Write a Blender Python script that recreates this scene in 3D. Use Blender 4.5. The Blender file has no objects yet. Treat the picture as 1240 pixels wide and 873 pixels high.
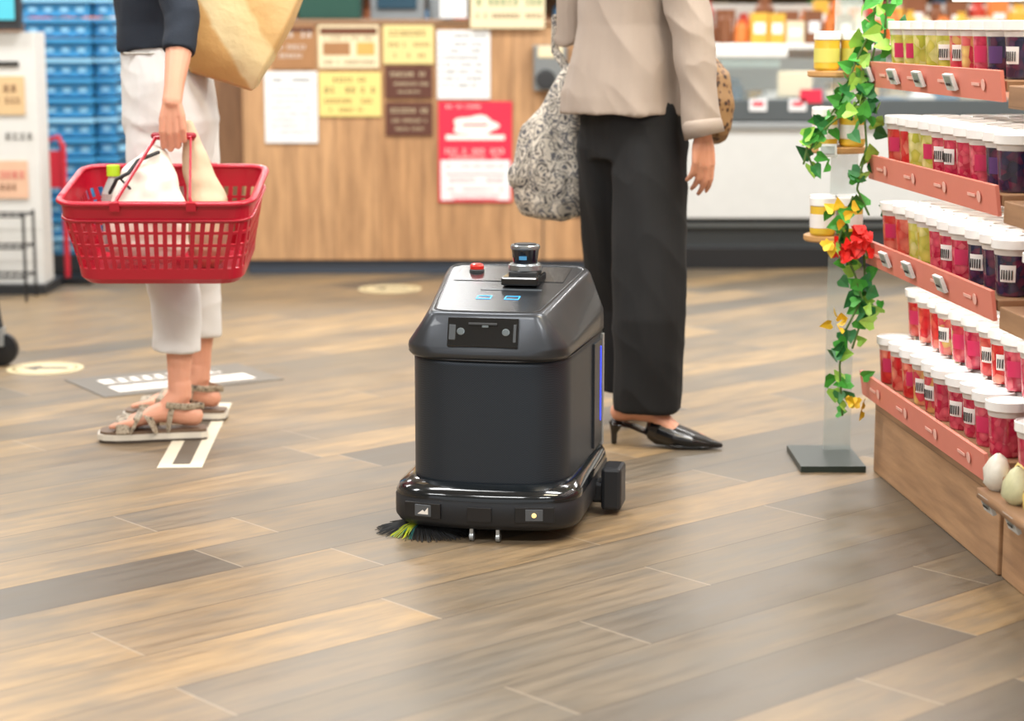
import bpy, math, random
from mathutils import Vector, Matrix, noise
random.seed(7)
V=Vector
sc=bpy.context.scene
try:
    sc.view_settings.view_transform='Standard'
except Exception: pass

# ---------------------------------------------------------------- materials
def C(h):
    h=h.lstrip('#'); o=[]
    for i in (0,2,4):
        c=int(h[i:i+2],16)/255
        o.append(c/12.92 if c<=.04045 else ((c+.055)/1.055)**2.4)
    return (o[0],o[1],o[2],1)
def sc_col(c,k): return (min(1,c[0]*k),min(1,c[1]*k),min(1,c[2]*k),1)
MC={}
class G:
    def __init__(s,name):
        s.m=bpy.data.materials.new(name); s.m.use_nodes=True
        s.t=s.m.node_tree; s.b=s.t.nodes['Principled BSDF']
    def n(s,typ,**k):
        nd=s.t.nodes.new(typ)
        for a,v in k.items(): setattr(nd,a,v)
        return nd
    def l(s,a,b): s.t.links.new(a,b)
    def math(s,op,a,b=None,c=None):
        nd=s.n('ShaderNodeMath',operation=op)
        for i,x in enumerate((a,b,c)):
            if x is None: continue
            if isinstance(x,(int,float)): nd.inputs[i].default_value=x
            else: s.l(x,nd.inputs[i])
        return nd.outputs[0]
    def mix(s,f,a,b,typ='MIX'):
        nd=s.n('ShaderNodeMix',data_type='RGBA',blend_type=typ)
        if isinstance(f,(int,float)): nd.inputs[0].default_value=f
        else: s.l(f,nd.inputs[0])
        for i,x in ((6,a),(7,b)):
            if isinstance(x,tuple): nd.inputs[i].default_value=x
            else: s.l(x,nd.inputs[i])
        return nd.outputs[2]
    def ramp(s,f,stops,interp='LINEAR'):
        nd=s.n('ShaderNodeValToRGB'); cr=nd.color_ramp; cr.interpolation=interp
        while len(cr.elements)<len(stops): cr.elements.new(.5)
        for e,(p,c) in zip(cr.elements,stops): e.position=p; e.color=c
        s.l(f,nd.inputs[0]); return nd.outputs[0]
    def coord(s,scale=(1,1,1),rot=(0,0,0)):
        tc=s.n('ShaderNodeTexCoord'); mp=s.n('ShaderNodeMapping')
        mp.inputs['Scale'].default_value=scale; mp.inputs['Rotation'].default_value=rot
        s.l(tc.outputs['Object'],mp.inputs[0]); return mp.outputs[0]
    def noise(s,vec,scale=5,detail=4,rough=.55):
        nd=s.n('ShaderNodeTexNoise'); nd.inputs['Scale'].default_value=scale
        nd.inputs['Detail'].default_value=detail; nd.inputs['Roughness'].default_value=rough
        s.l(vec,nd.inputs['Vector']); return nd.outputs['Fac']
    def bump(s,h,strength=.3,dist=.002):
        nd=s.n('ShaderNodeBump'); nd.inputs['Strength'].default_value=strength
        nd.inputs['Distance'].default_value=dist; s.l(h,nd.inputs['Height'])
        s.l(nd.outputs[0],s.b.inputs['Normal'])
    def set(s,**k):
        for a,v in k.items():
            s.b.inputs[a.replace('_',' ')].default_value=v
def M(name,col,rough=.5,metal=0,var=.06,scale=15,bump=0,bscale=80,spec=.5,emit=0,stretch=(1,1,1),coat=0,alpha=1,trans=0,sheen=0):
    if name in MC: return MC[name]
    g=G(name); c=C(col) if isinstance(col,str) else col
    vec=g.coord(stretch); f=g.noise(vec,scale)
    out=g.mix(f,sc_col(c,1-var),sc_col(c,1+var)); g.l(out,g.b.inputs['Base Color'])
    g.set(Roughness=rough,Metallic=metal); g.b.inputs['Specular IOR Level'].default_value=spec
    g.b.inputs['Coat Weight'].default_value=coat; g.b.inputs['Alpha'].default_value=alpha
    g.b.inputs['Transmission Weight'].default_value=trans
    if emit:
        g.b.inputs['Emission Color'].default_value=c; g.b.inputs['Emission Strength'].default_value=emit
    if bump: g.bump(g.noise(g.coord(stretch),bscale),bump)
    MC[name]=g.m; return g.m
def skin_mat(name,col):
    g=G(name); c=C(col); f=g.noise(g.coord(),9)
    g.l(g.mix(f,sc_col(c,.92),(min(1,c[0]*1.06),c[1]*.98,c[2]*.96,1)),g.b.inputs['Base Color'])
    g.set(Roughness=.5); g.b.inputs['Subsurface Weight'].default_value=.12
    g.b.inputs['Subsurface Radius'].default_value=(.012,.005,.003); g.b.inputs['Subsurface Scale'].default_value=.6
    g.bump(g.noise(g.coord(),300),.1,.0005); return g.m
def floor_mat():
    g=G('floor_planks'); W=.187; L=1.15
    vec=g.coord(rot=(0,0,-math.radians(42)))
    sp=g.n('ShaderNodeSeparateXYZ'); g.l(vec,sp.inputs[0]); u,v=sp.outputs[0],sp.outputs[1]
    vr=g.math('DIVIDE',v,W); row=g.math('FLOOR',vr); fv=g.math('FRACT',vr)
    wn=g.n('ShaderNodeTexWhiteNoise',noise_dimensions='1D'); g.l(row,wn.inputs['W'])
    ur=g.math('ADD',g.math('DIVIDE',u,L),wn.outputs[0]); col=g.math('FLOOR',ur); fu=g.math('FRACT',ur)
    cb=g.n('ShaderNodeCombineXYZ'); g.l(row,cb.inputs[0]); g.l(col,cb.inputs[1])
    w2=g.n('ShaderNodeTexWhiteNoise',noise_dimensions='2D'); g.l(cb.outputs[0],w2.inputs['Vector'])
    tone=g.ramp(w2.outputs[0],[(0,C('5f574c')),(.18,C('766a58')),(.40,C('8f795b')),(.58,C('786b59')),(.8,C('957e5e')),(1,C('a18762'))])
    gv=g.n('ShaderNodeCombineXYZ')
    g.l(g.math('ADD',g.math('MULTIPLY',u,1.6),g.math('MULTIPLY',w2.outputs[0],37)),gv.inputs[0]); g.l(g.math('MULTIPLY',v,16),gv.inputs[1])
    gr=g.noise(gv.outputs[0],2.2,9,.68)
    gs=g.ramp(gr,[(.3,(.55,.54,.53,1)),(.48,(.88,.875,.87,1)),(.7,(1.18,1.17,1.15,1))])
    c1=g.mix(1.0,tone,gs,'MULTIPLY')
    gv2=g.n('ShaderNodeCombineXYZ')
    g.l(g.math('ADD',g.math('MULTIPLY',u,1.8),g.math('MULTIPLY',w2.outputs[0],11)),gv2.inputs[0]); g.l(g.math('MULTIPLY',v,6),gv2.inputs[1])
    cl=g.noise(gv2.outputs[0],2.0,4)
    c1=g.mix(g.ramp(cl,[(.42,(0,0,0,1)),(.68,(.6,.6,.6,1))]),c1,C('5f5b54'))
    j1=g.math('LESS_THAN',g.math('MINIMUM',fv,g.math('SUBTRACT',1,fv)),.010)
    j2=g.math('LESS_THAN',g.math('MINIMUM',fu,g.math('SUBTRACT',1,fu)),.0018)
    c2=g.mix(g.math('MULTIPLY',j1,.65),c1,C('40372d'))
    c2=g.mix(g.math('MULTIPLY',j2,.5),c2,C('a99c8a'))
    j=g.math('MAXIMUM',j1,j2)
    g.l(c2,g.b.inputs['Base Color'])
    g.l(g.math('ADD',g.math('MULTIPLY',gr,.3),.27),g.b.inputs['Roughness'])
    g.b.inputs['Specular IOR Level'].default_value=.42
    g.bump(g.math('SUBTRACT',gr,j),.15,.001)
    return g.m
def wood_mat(name,cols,pw=.17,axis='x',grain='z',rough=.5):
    g=G(name); tc=g.n('ShaderNodeTexCoord'); sp=g.n('ShaderNodeSeparateXYZ'); g.l(tc.outputs['Object'],sp.inputs[0])
    ax={'x':0,'y':1,'z':2}
    a=sp.outputs[ax[axis]]; gz=sp.outputs[ax[grain]]
    r=g.math('DIVIDE',a,pw); row=g.math('FLOOR',r); fr=g.math('FRACT',r)
    wn=g.n('ShaderNodeTexWhiteNoise',noise_dimensions='1D'); g.l(row,wn.inputs['W'])
    tone=g.ramp(wn.outputs[0],[(0,C(cols[0])),(.5,C(cols[1])),(1,C(cols[2]))])
    cb=g.n('ShaderNodeCombineXYZ'); g.l(g.math('MULTIPLY',a,14),cb.inputs[0])
    g.l(g.math('ADD',g.math('MULTIPLY',gz,1.3),g.math('MULTIPLY',wn.outputs[0],20)),cb.inputs[1])
    n=g.noise(cb.outputs[0],2,7,.6)
    c=g.mix(1.0,tone,g.ramp(n,[(.3,(.66,.62,.6,1)),(.7,(1.22,1.2,1.17,1))]),'MULTIPLY')
    j=g.math('LESS_THAN',fr,.02)
    c=g.mix(g.math('MULTIPLY',j,.4),c,C('5a4230'))
    g.l(c,g.b.inputs['Base Color']); g.set(Roughness=rough); g.bump(n,.1,.001); return g.m
def fruit_mat(name,c1,c2,c3,scale=55):
    g=G(name); vo=g.n('ShaderNodeTexVoronoi'); vo.inputs['Scale'].default_value=scale
    g.l(g.coord(),vo.inputs['Vector'])
    sp=g.n('ShaderNodeSeparateColor'); g.l(vo.outputs['Color'],sp.inputs[0])
    c=g.ramp(sp.outputs[0],[(0,C(c1)),(.45,C(c2)),(.8,C(c3))])
    d=g.math('MULTIPLY',vo.outputs['Distance'],.8)
    c=g.mix(d,c,sc_col(C(c1),.6)); g.l(c,g.b.inputs['Base Color'])
    g.set(Roughness=.2); g.b.inputs['Coat Weight'].default_value=.8; return g.m
def pattern_mat(name,base,stops,scale,dist=0,rough=.8,vor=False):
    g=G(name); vec=g.coord()
    if vor:
        vo=g.n('ShaderNodeTexVoronoi'); vo.inputs['Scale'].default_value=scale; g.l(vec,vo.inputs['Vector']); f=vo.outputs['Distance']
    else:
        nd=g.n('ShaderNodeTexNoise'); nd.inputs['Scale'].default_value=scale; nd.inputs['Distortion'].default_value=dist; nd.inputs['Detail'].default_value=3
        g.l(vec,nd.inputs['Vector']); f=nd.outputs['Fac']
    g.l(g.ramp(f,[(p,C(c)) for p,c in stops],'CONSTANT'),g.b.inputs['Base Color']); g.set(Roughness=rough); return g.m

# ---------------------------------------------------------------- mesh helpers
def link(o): sc.collection.objects.link(o); return o
def empty(name,loc=(0,0,0),rotz=0,rotx=0):
    e=bpy.data.objects.new(name,None); e.location=loc; e.rotation_euler=(rotx,0,rotz); e.empty_display_size=.1; return link(e)
def par(o,p,world=False):
    if p is None: return o
    o.parent=p
    if world:
        m=Matrix.Translation(p.location)@p.rotation_euler.to_matrix().to_4x4()
        o.matrix_parent_inverse=m.inverted()
    return o
def obj(name,vs,fs,mats,parent=None,world=False,smooth=False,idx=None):
    me=bpy.data.meshes.new(name); me.from_pydata([tuple(v) for v in vs],[],fs); me.validate()
    if not isinstance(mats,(list,tuple)): mats=[mats]
    for m in mats: me.materials.append(m)
    if idx and len(idx)==len(me.polygons):
        for p,i in zip(me.polygons,idx): p.material_index=i
    if smooth:
        for p in me.polygons: p.use_smooth=True
    me.update()
    o=bpy.data.objects.new(name,me); link(o); par(o,parent,world); return o
class B:
    """mesh accumulator"""
    def __init__(s): s.v=[];s.f=[];s.i=[];s.mats=[]
    def mi(s,m):
        if m not in s.mats: s.mats.append(m)
        return s.mats.index(m)
    def add(s,vs,fs,m):
        o=len(s.v); s.v+= [V(v) for v in vs]; k=s.mi(m)
        for f in fs: s.f.append(tuple(a+o for a in f)); s.i.append(k)
    def box(s,c,size,m,R=None):
        x,y,z=[a/2 for a in size]
        vs=[V((i*x,j*y,k*z)) for i in(-1,1) for j in(-1,1) for k in(-1,1)]
        if R is not None: vs=[R@v for v in vs]
        vs=[v+V(c) for v in vs]
        s.add(vs,[(0,1,3,2),(4,6,7,5),(0,4,5,1),(2,3,7,6),(0,2,6,4),(1,5,7,3)],m)
    def lathe(s,c,prof,m,n=16,ms=None,R=None):
        vs=[]; 
        for r,z in prof:
            for k in range(n):
                a=2*math.pi*k/n; p=V((r*math.cos(a),r*math.sin(a),z))
                if R is not None: p=R@p
                vs.append(p+V(c))
        L=len(prof)
        for q in range(L-1):
            s.add(vs[q*n:(q+2)*n],[(k,(k+1)%n,n+(k+1)%n,n+k) for k in range(n)],ms[q] if ms else m)
        s.add(vs[:n],[tuple(range(n))[::-1]],ms[0] if ms else m)
        s.add(vs[-n:],[tuple(range(n))],ms[-1] if ms else m)
    def tube(s,pts,rad,m,n=10,**k):
        vs,fs=tube(pts,rad,n,**k); s.add(vs,fs,m)
    def done(s,name,parent=None,world=False,smooth=False,bevel=0,merge=False):
        o=obj(name,s.v,s.f,s.mats,parent,world,smooth,s.i)
        if bevel:
            b=o.modifiers.new('bev','BEVEL'); b.width=bevel; b.segments=2; b.limit_method='ANGLE'
        return o
def box(name,c,size,m,parent=None,world=False,bevel=0,R=None):
    b=B(); b.box(c,size,m,R); return b.done(name,parent,world,bevel=bevel)
def tube(pts,rad,n=12,ref=None,cap='round'):
    pts=[V(p) for p in pts]; N=len(pts)
    if isinstance(rad,(int,float)): rad=[rad]*N
    rad=[(r,r) if isinstance(r,(int,float)) else r for r in rad]
    T=[]
    for i in range(N):
        a=pts[max(0,i-1)]; b=pts[min(N-1,i+1)]
        t=(b-a); 
        if 0<i<N-1: t=(pts[i]-a).normalized()+(b-pts[i]).normalized()
        if t.length<1e-9: t=b-pts[i]
        T.append(t.normalized())
    if ref is None:
        d=(pts[-1]-pts[0]).normalized(); ref=V((0,1,0)) if abs(d.z)>.7 else V((0,0,1))
    ref=V(ref)
    rings=[]; prev=None
    for i in range(N):
        s=T[i].cross(ref)
        if s.length<.15 and prev is not None: s=prev-T[i]*prev.dot(T[i])
        if prev is not None and s.dot(prev)<0: s=-s
        s.normalize(); prev=s; u=s.cross(T[i]).normalized()
        rings.append((pts[i],s,u,rad[i],T[i]))
    out=[]
    def R(c,s,u,r,k=1): return [c+s*(r[0]*k*math.cos(2*math.pi*j/n))+u*(r[1]*k*math.sin(2*math.pi*j/n)) for j in range(n)]
    L=[]
    if cap=='round' or cap=='start':
        c,s,u,r,t=rings[0]; m=min(r)
        L.append(R(c-t*m*.92,s,u,r,.4)); L.append(R(c-t*m*.6,s,u,r,.8))
    for c,s,u,r,t in rings: L.append(R(c,s,u,r))
    if cap=='round' or cap=='end':
        c,s,u,r,t=rings[-1]; m=min(r)
        L.append(R(c+t*m*.6,s,u,r,.8)); L.append(R(c+t*m*.92,s,u,r,.4))
    vs=[p for l in L for p in l]; fs=[]
    for q in range(len(L)-1):
        for k in range(n): fs.append((q*n+k,q*n+(k+1)%n,(q+1)*n+(k+1)%n,(q+1)*n+k))
    fs.append(tuple(range(n))[::-1]); e=(len(L)-1)*n; fs.append(tuple(range(e,e+n)))
    return vs,fs
def blob(name,tubes,voxel,m,parent=None,smooth=4,fold=None,sub=0):
    vs=[];fs=[]
    for t in tubes:
        a,b=t; o=len(vs); vs+=a; fs+=[tuple(i+o for i in f) for f in b]
    o=obj('tmp_'+name,vs,fs,m)
    r=o.modifiers.new('r','REMESH'); r.mode='VOXEL'; r.voxel_size=voxel; r.use_smooth_shade=True
    s=o.modifiers.new('s','SMOOTH'); s.iterations=smooth; s.factor=.5
    dg=bpy.context.evaluated_depsgraph_get(); dg.update()
    me=bpy.data.meshes.new_from_object(o.evaluated_get(dg)); me.name=name
    bpy.data.objects.remove(o)
    if fold:
        ns=[v.normal.copy() for v in me.vertices]
        for v,nn in zip(me.vertices,ns): v.co=v.co+nn*fold(v.co)
    for p in me.polygons: p.use_smooth=True
    if not me.materials: me.materials.append(m)
    o=bpy.data.objects.new(name,me); link(o); par(o,parent,True); return o
def loftobj(name,rings,mats,parent=None,world=False,ringm=None,sub=0,capm=None,smooth=True,bevel=0,flatcap=False):
    n=len(rings[0]); vs=[p for r in rings for p in r]; fs=[]; idx=[]
    for q in range(len(rings)-1):
        for k in range(n):
            fs.append((q*n+k,q*n+(k+1)%n,(q+1)*n+(k+1)%n,(q+1)*n+k)); idx.append(ringm[q] if ringm else 0)
    fs.append(tuple(range(n))[::-1]); idx.append(ringm[0] if ringm else 0)
    e=(len(rings)-1)*n
    if flatcap:
        o_=len(vs); vs=vs+[p.copy() for p in rings[-1]]; fs.append(tuple(range(o_,o_+n)))
    else: fs.append(tuple(range(e,e+n)))
    idx.append(capm if capm is not None else (ringm[-1] if ringm else 0))
    o=obj(name,vs,fs,mats,parent,world,smooth,idx)
    if flatcap: o.data.polygons[-1].use_smooth=False
    return o
def rr(fw,bw,yf,yb,rf,rb,z,slope=0,bow=0,k=7,m=5):
    P=[V((-fw,yf,0)),V((fw,yf,0)),V((bw,yb,0)),V((-bw,yb,0))]; rad=[rf,rf,rb,rb]; out=[]
    for i in range(4):
        p=P[i]; a=(P[i-1]-p).normalized(); b=(P[(i+1)%4]-p).normalized(); r=rad[i]
        s=p+a*r; e=p+b*r
        for j in range(k):
            t=j/(k-1); out.append(s*(1-t)**2+p*2*t*(1-t)+e*t*t)
        nx=P[(i+1)%4]; r2=rad[(i+1)%4]; e2=nx+(p-nx).normalized()*r2
        for j in range(1,m): out.append(e.lerp(e2,j/m))
    res=[]
    for p in out:
        y=p.y
        if y<0: y-=bow*max(0,1-(p.x/fw)**2)*min(1,abs(y/yf))
        res.append(V((p.x,y,z+slope*(y-yf))))
    return res
def even(pts,n):
    pts=pts+[pts[0]]; d=[0]
    for a,b in zip(pts,pts[1:]): d.append(d[-1]+(b-a).length)
    o=[];j=0
    for i in range(n):
        t=d[-1]*i/n
        while d[j+1]<t: j+=1
        o.append(pts[j].lerp(pts[j+1],(t-d[j])/max(1e-9,d[j+1]-d[j])))
    return o
def Rz(a): return Matrix.Rotation(math.radians(a),3,'Z')
def Rx(a): return Matrix.Rotation(math.radians(a),3,'X')
def Ry(a): return Matrix.Rotation(math.radians(a),3,'Y')

# ---------------------------------------------------------------- room
white=M('white_plastic','e9e9e6',.45); black=M('black_plastic','16171a',.4); dark=M('dark_grey','2b2d30',.5)
wood_c=wood_mat('counter_wood',('b08860','bd966d','a47d5a'),.2,'x','z')
wood_s=wood_mat('shelf_wood',('a5805f','b58f6b','977455'),.16,'z','y')
wood_d=wood_mat('dark_wood',('8b6444','9a7352','7c583b'),.2,'x','z')
paintw=M('wall_paint','b9a996',.8); ceil=M('ceiling_paint','e8e6e0',.9)
fl=B(); fl.box((0,5.5,-.05),(14,17,.1),floor_mat()); fl.done('floor')
box('ceiling',(0,5.5,3.15),(14,17,.1),ceil)
box('wall_back',(0,13.55,1.55),(14,.1,3.1),paintw)
box('wall_left',(-6.95,5.5,1.55),(.1,16,3.1),paintw)
box('wall_right',(6.95,5.5,1.55),(.1,16,3.1),paintw)

# ---------------------------------------------------------------- service counter
sc_e=empty('service_counter',(-.4,8.96,0))
b=B(); b.box((-.38,9.26,.59),(1.66,.6,1.05),wood_c); b.box((-.38,9.28,.035),(1.64,.6,.07),M('kick_navy','39424f',.5))
b.done('counter_body',sc_e,True,bevel=.004)
b=B(); b.box((-.38,9.26,1.13),(1.7,.62,.03),M('counter_top','8d6d50',.4)); b.done('counter_worktop',sc_e,True,bevel=.004)
b=B(); b.box((.14,8.957,.16),(.004,.006,.2),dark); b.box((.28,8.957,.265),(.28,.006,.006),dark); b.done('panel_seams',sc_e,True)
w2=empty('side_counter',(-1.8,9.5,0))
b=B(); b.box((-1.84,9.62,.6),(1.15,.5,1.1),wood_d); b.box((-1.84,9.6,.03),(1.13,.5,.06),dark); b.done('side_counter_body',w2,True,bevel=.004)

ink=M('ink_black','2a2724',.7); inkb=M('ink_brown','6b3f28',.7); inkr=M('ink_red','d8324a',.6); inkw=M('ink_white','f4efe8',.6)
paper=M('paper_white','e6e9ea',.7,var=.02); cream=M('paper_cream','e6d9b4',.7,var=.03); yel=M('paper_yellow','e6d282',.7,var=.03)
brn=M('board_brown','5a3226',.5); tan=M('board_tan','a3764d',.6); redp=M('poster_red','dd2747',.5,var=.03)
def PX(px): return (px-620)/266.2
def PZ(py): return (332-py)/270
def glyphs(b,x0,x1,zc,h,m,y,dens=.8):
    x=x0
    while x<x1-h*.5:
        w=h*random.uniform(.7,.95)
        if random.random()<dens:
            b.box((x+w/2,y,zc+h*.36),(w*.8,.001,h*.13),m)
            b.box((x+w/2,y,zc-h*.36),(w*.85,.001,h*.13),m)
            b.box((x+w*random.uniform(.35,.65),y,zc),(h*.13,.001,h*.9),m)
            if random.random()<.6: b.box((x+w/2,y,zc),(w*.7,.001,h*.11),m)
        x+=w*1.12
def poster(name,x0,y0,x1,y1,bg,rows,extra=None,y=8.95):
    X0,X1,Z1,Z0=PX(x0),PX(x1),PZ(y0),PZ(y1)
    b=B(); b.box(((X0+X1)/2,y+.003,(Z0+Z1)/2),(X1-X0,.006,Z1-Z0),bg); W=X1-X0; H=Z1-Z0
    for (f,h,m,l,r) in rows: glyphs(b,X0+W*l,X0+W*r,Z1-H*f,h*H,m,y-.001)
    if extra: extra(b,X0,Z0,W,H,y-.001)
    return b.done(name)
poster('notice_board',335,30,386,82,tan,[(.2,.16,inkw,.1,.9),(.5,.1,inkw,.15,.8),(.7,.1,inkw,.15,.85)],lambda b,X,Z,W,H,y:b.box((X+W*.5,y,Z+H*.9),(W*.95,.001,H*.1),brn))
def ex2(b,X,Z,W,H,y):
    b.box((X+W*.5,y+.0005,Z+H*.86),(W*.94,.001,H*.16),inkb); b.box((X+W*.3,y+.0005,Z+H*.45),(W*.45,.001,H*.3),tan)
    b.box((X+W*.78,y+.0005,Z+H*.45),(W*.3,.001,H*.3),M('paper_orange','dca75a',.6))
poster('notice_board',390,30,462,81,cream,[(.86,.09,inkb,.08,.92),(.3,.08,inkb,.1,.9)],ex2)
poster('notice_board',390,86,464,139,yel,[(.17,.1,ink,.15,.9),(.4,.13,ink,.08,.95),(.65,.1,inkb,.08,.9),(.85,.08,inkb,.1,.7)])
poster('notice_sheet',325,85,388,171,paper,[(.12,.05,ink,.15,.85)]+[(.25+.085*i,.025,M('ink_grey','8a8f93',.7),.1,.9) for i in range(8)])
poster('notice_board',467,30,527,76,M('paper_straw','e0cf8e',.7),[(.2,.15,inkb,.12,.88),(.5,.1,inkb,.1,.9),(.78,.1,inkb,.2,.8)])
poster('notice_board',469,79,525,117,brn,[(.25,.14,cream,.1,.9),(.55,.1,cream,.12,.9),(.8,.08,cream,.2,.8)])
poster('notice_board',469,122,525,162,brn,[(.25,.14,cream,.1,.9),(.55,.1,cream,.12,.9),(.8,.08,cream,.2,.8)])
poster('notice_sheet',531,36,594,118,paper,[(.08,.045,ink,.3,.95)]+[(.2+.1*i,.045,ink,.15,.75+.15*random.random()) for i in range(7)],
  lambda b,X,Z,W,H,y:[b.box((X+W*.08,y,Z+H*(.8-.1*i)),(.008,.001,.008),ink) for i in range(7)])
def ex9(b,X,Z,W,H,y):
    b.box((X+W*.5,y+.0004,Z+H*.22),(W*.94,.001,H*.4),paper)
    pts=[]
    for k in range(28):
        a=2*math.pi*k/28; r=1+.12*math.cos(a*5); pts.append((X+W*(.5+.30*r*math.cos(a)),y,Z+H*(.76+.10*r*math.sin(a))))
    b.add(pts,[tuple(range(28))],inkw)
    b.box((X+W*.5,y-.0008,Z+H*.77),(W*.34,.001,H*.02),redp); b.box((X+W*.5,y-.0006,Z+H*.645),(W*.8,.001,H*.05),inkw)
    b.box((X+W*.5,y-.001,Z+H*.28),(W*.8,.001,H*.008),inkr); b.box((X+W*.5,y-.001,Z+H*.03),(W*.6,.001,H*.012),inkr)
poster('red_poster',532,121,620,243,redp,[(.05,.035,inkw,.1,.6),(.49,.05,inkw,.08,.95),(.55,.035,inkw,.15,.85),(.64,.03,inkr,.1,.9),(.78,.045,inkr,.1,.5),(.78,.045,inkr,.6,.9),(.87,.03,inkr,.1,.9),(.93,.03,inkr,.15,.85)],ex9)
green=M('dark_green','1e4b40',.4); 
e=empty('card_terminal',(.17,8.9,.9))
b=B(); b.box((.17,8.925,.93),(.15,.06,.2),M('steel','9aa0a2',.3,.7)); b.lathe((.15,8.89,.88),[(.045,0),(.045,.01),(.03,.012)],dark,20,R=Rx(90)); b.box((.17,8.895,1.0),(.11,.01,.05),cream)
b.done('terminal_body',e,True,bevel=.006)
e=empty('tissue_dispenser',(-.82,9.1,1.145))
b=B(); b.box((-.82,9.1,1.20),(.28,.16,.11),green); b.box((-.82,9.1,1.262),(.16,.06,.015),dark); b.done('dispenser_body',e,True,bevel=.01)
b=B(); b.box((-.52,9.2,1.23),(.24,.2,.17),M('pos_grey','7f868a',.5)); b.box((-.52,9.09,1.24),(.18,.01,.1),M('screen_dim','28485a',.2)); b.done('cash_register',bevel=.008)
b=B(); b.box((-.02,8.938,1.19),(.33,.012,.17),cream); glyphs(b,-.16,.13,1.22,.03,M('ink_green','3f8a55',.6),8.93); glyphs(b,-.16,.13,1.16,.02,inkb,8.93)
b.box((-.26,8.938,1.21),(.12,.01,.12),paper); b.done('counter_sign')
b=B(); b.box((.34,9.1,1.2),(.22,.2,.11),M('pale_teal','b9cfcb',.5)); b.box((.34,9.0,1.2),(.16,.005,.06),paper); b.done('tray_stack',bevel=.006)
b=B()
for i,(x,m) in enumerate(((-1.14,white),(-1.04,green),(-.34,M('pos_grey','7f868a',.5)))): b.lathe((x,9.15,1.145),[(.04,0),(.042,.01),(.042,.09),(.02,.11),(.02,.14)],m,16)
b.done('counter_bottles',smooth=True)

# ---------------------------------------------------------------- background goods wall
def goods(b,x0,x1,y,z,hmin,hmax,pal,w0=.07,w1=.16,d=.14):
    x=x0
    while x<x1:
        w=random.uniform(w0,w1); h=random.uniform(hmin,hmax); m=random.choice(pal)
        if random.random()<.5: b.box((x+w/2,y,z+h/2),(w*.92,d,h),m); b.box((x+w/2,y-d/2-.002,z+h*.5),(w*.6,.004,h*.35),paper)
        else: b.lathe((x+w/2,y,z),[(w*.4,0),(w*.42,h*.1),(w*.42,h*.75),(w*.25,h*.86),(w*.25,h)],m,12)
        x+=w
pal=[M('g_red','b63a2c',.4),M('g_yel','d9a93c',.4),M('g_brown','7a4a2c',.5),M('g_green','5c8a4a',.5),M('g_cream','e2d3b4',.5),M('g_blue','4c7aa0',.5),M('g_orange','d97b3a',.5),white]
be=empty('grocery_gondola',(0,12.2,0))
b=B()
for z in (.3,.65,1.0,1.35,1.7): b.box((0,12.3,z),(8.8,.5,.03),M('shelf_metal','cfcac0',.5))
b.box((0,12.56,1.0),(8.8,.04,2.0),M('shelf_back','8a6d55',.7)); b.box((0,12.3,.14),(8.8,.5,.28),dark)
b.done('gondola_frame',be,True)
b=B()
for z in (.315,.665,1.015,1.365,1.715): goods(b,-4.3,4.3,12.2,z,.14,.27,pal,.08,.22)
b.done('gondola_goods',be,True)

# ---------------------------------------------------------------- refrigerated display case
ce=empty('refrigerated_display_case',(1.4,9.2,0))
X0,X1=.52,3.2; xc=(X0+X1)/2; W=X1-X0
steel=M('case_steel','a9aeb0',.35,.6)
b=B()
b.box((xc,9.6,.12),(W,.8,.24),M('case_base','3a3f42',.5)); b.box((xc,9.17,.205),(W,.04,.02),M('case_line','6d7375',.4)); b.box((xc,9.19,.05),(W,.04,.1),black)
b.box((xc,9.57,.45),(W,.9,.42),M('case_panel','cfd1cf',.4)); b.box((xc,9.13,.665),(W,.06,.03),steel)
b.box((xc,9.12,.735),(W,.05,.1),M('case_rail','596063',.35,.3)); b.box((xc,9.55,.68),(W,.82,.03),white)
b.box((xc,10.0,.92),(W,.05,.6),M('case_back','b9b8b2',.5)); b.box((xc,9.62,1.02),(W,.5,.025),white)
for x in (X0+.02,X1-.02): b.box((x,9.6,.88),(.03,.8,.5),steel)
b.done('case_body',ce,True,bevel=.004)
gl=M('case_glass','dfeef0',.05,alpha=.12,spec=.6)
b=B(); b.box((xc,9.14,.87),(W,.008,.2),gl); b.done('case_glass',ce,True)
b=B(); goods(b,X0+.1,X1-.1,9.35,.695,.05,.13,[pal[1],pal[4],pal[6],pal[5],pal[3],white],.1,.2,.2); goods(b,X0+.1,X1-.1,9.65,.695,.1,.18,[white,pal[4],pal[1],pal[5]],.1,.2,.2)
goods(b,X0+.1,X1-.1,9.5,1.033,.1,.17,[pal[1],pal[1],pal[4],pal[2],pal[6]],.07,.1,.09)
goods(b,X0+.1,X1-.1,9.75,1.033,.14,.22,[pal[1],pal[0],pal[4],pal[2],pal[6]],.07,.12,.09)
b.done('case_goods',ce,True)
b=B()
for x in (.95,1.12,1.3): 
    b.box((x,9.09,.76),(.08,.006,.055),paper); b.box((x,9.086,.765),(.05,.002,.02),inkr)
b.box((1.36,9.09,.8),(.1,.006,.06),redp)
b.done('price_cards',ce,True)
b=B(); b.box((1.05,9.3,.99),(.42,.3,.04),white); b.box((1.05,9.3,.95),(.36,.22,.05),M('pale_teal','b9cfcb',.5)); b.box((1.3,9.2,.85),(.16,.03,.12),cream); b.done('cake_tray',ce,True,bevel=.01)

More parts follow.
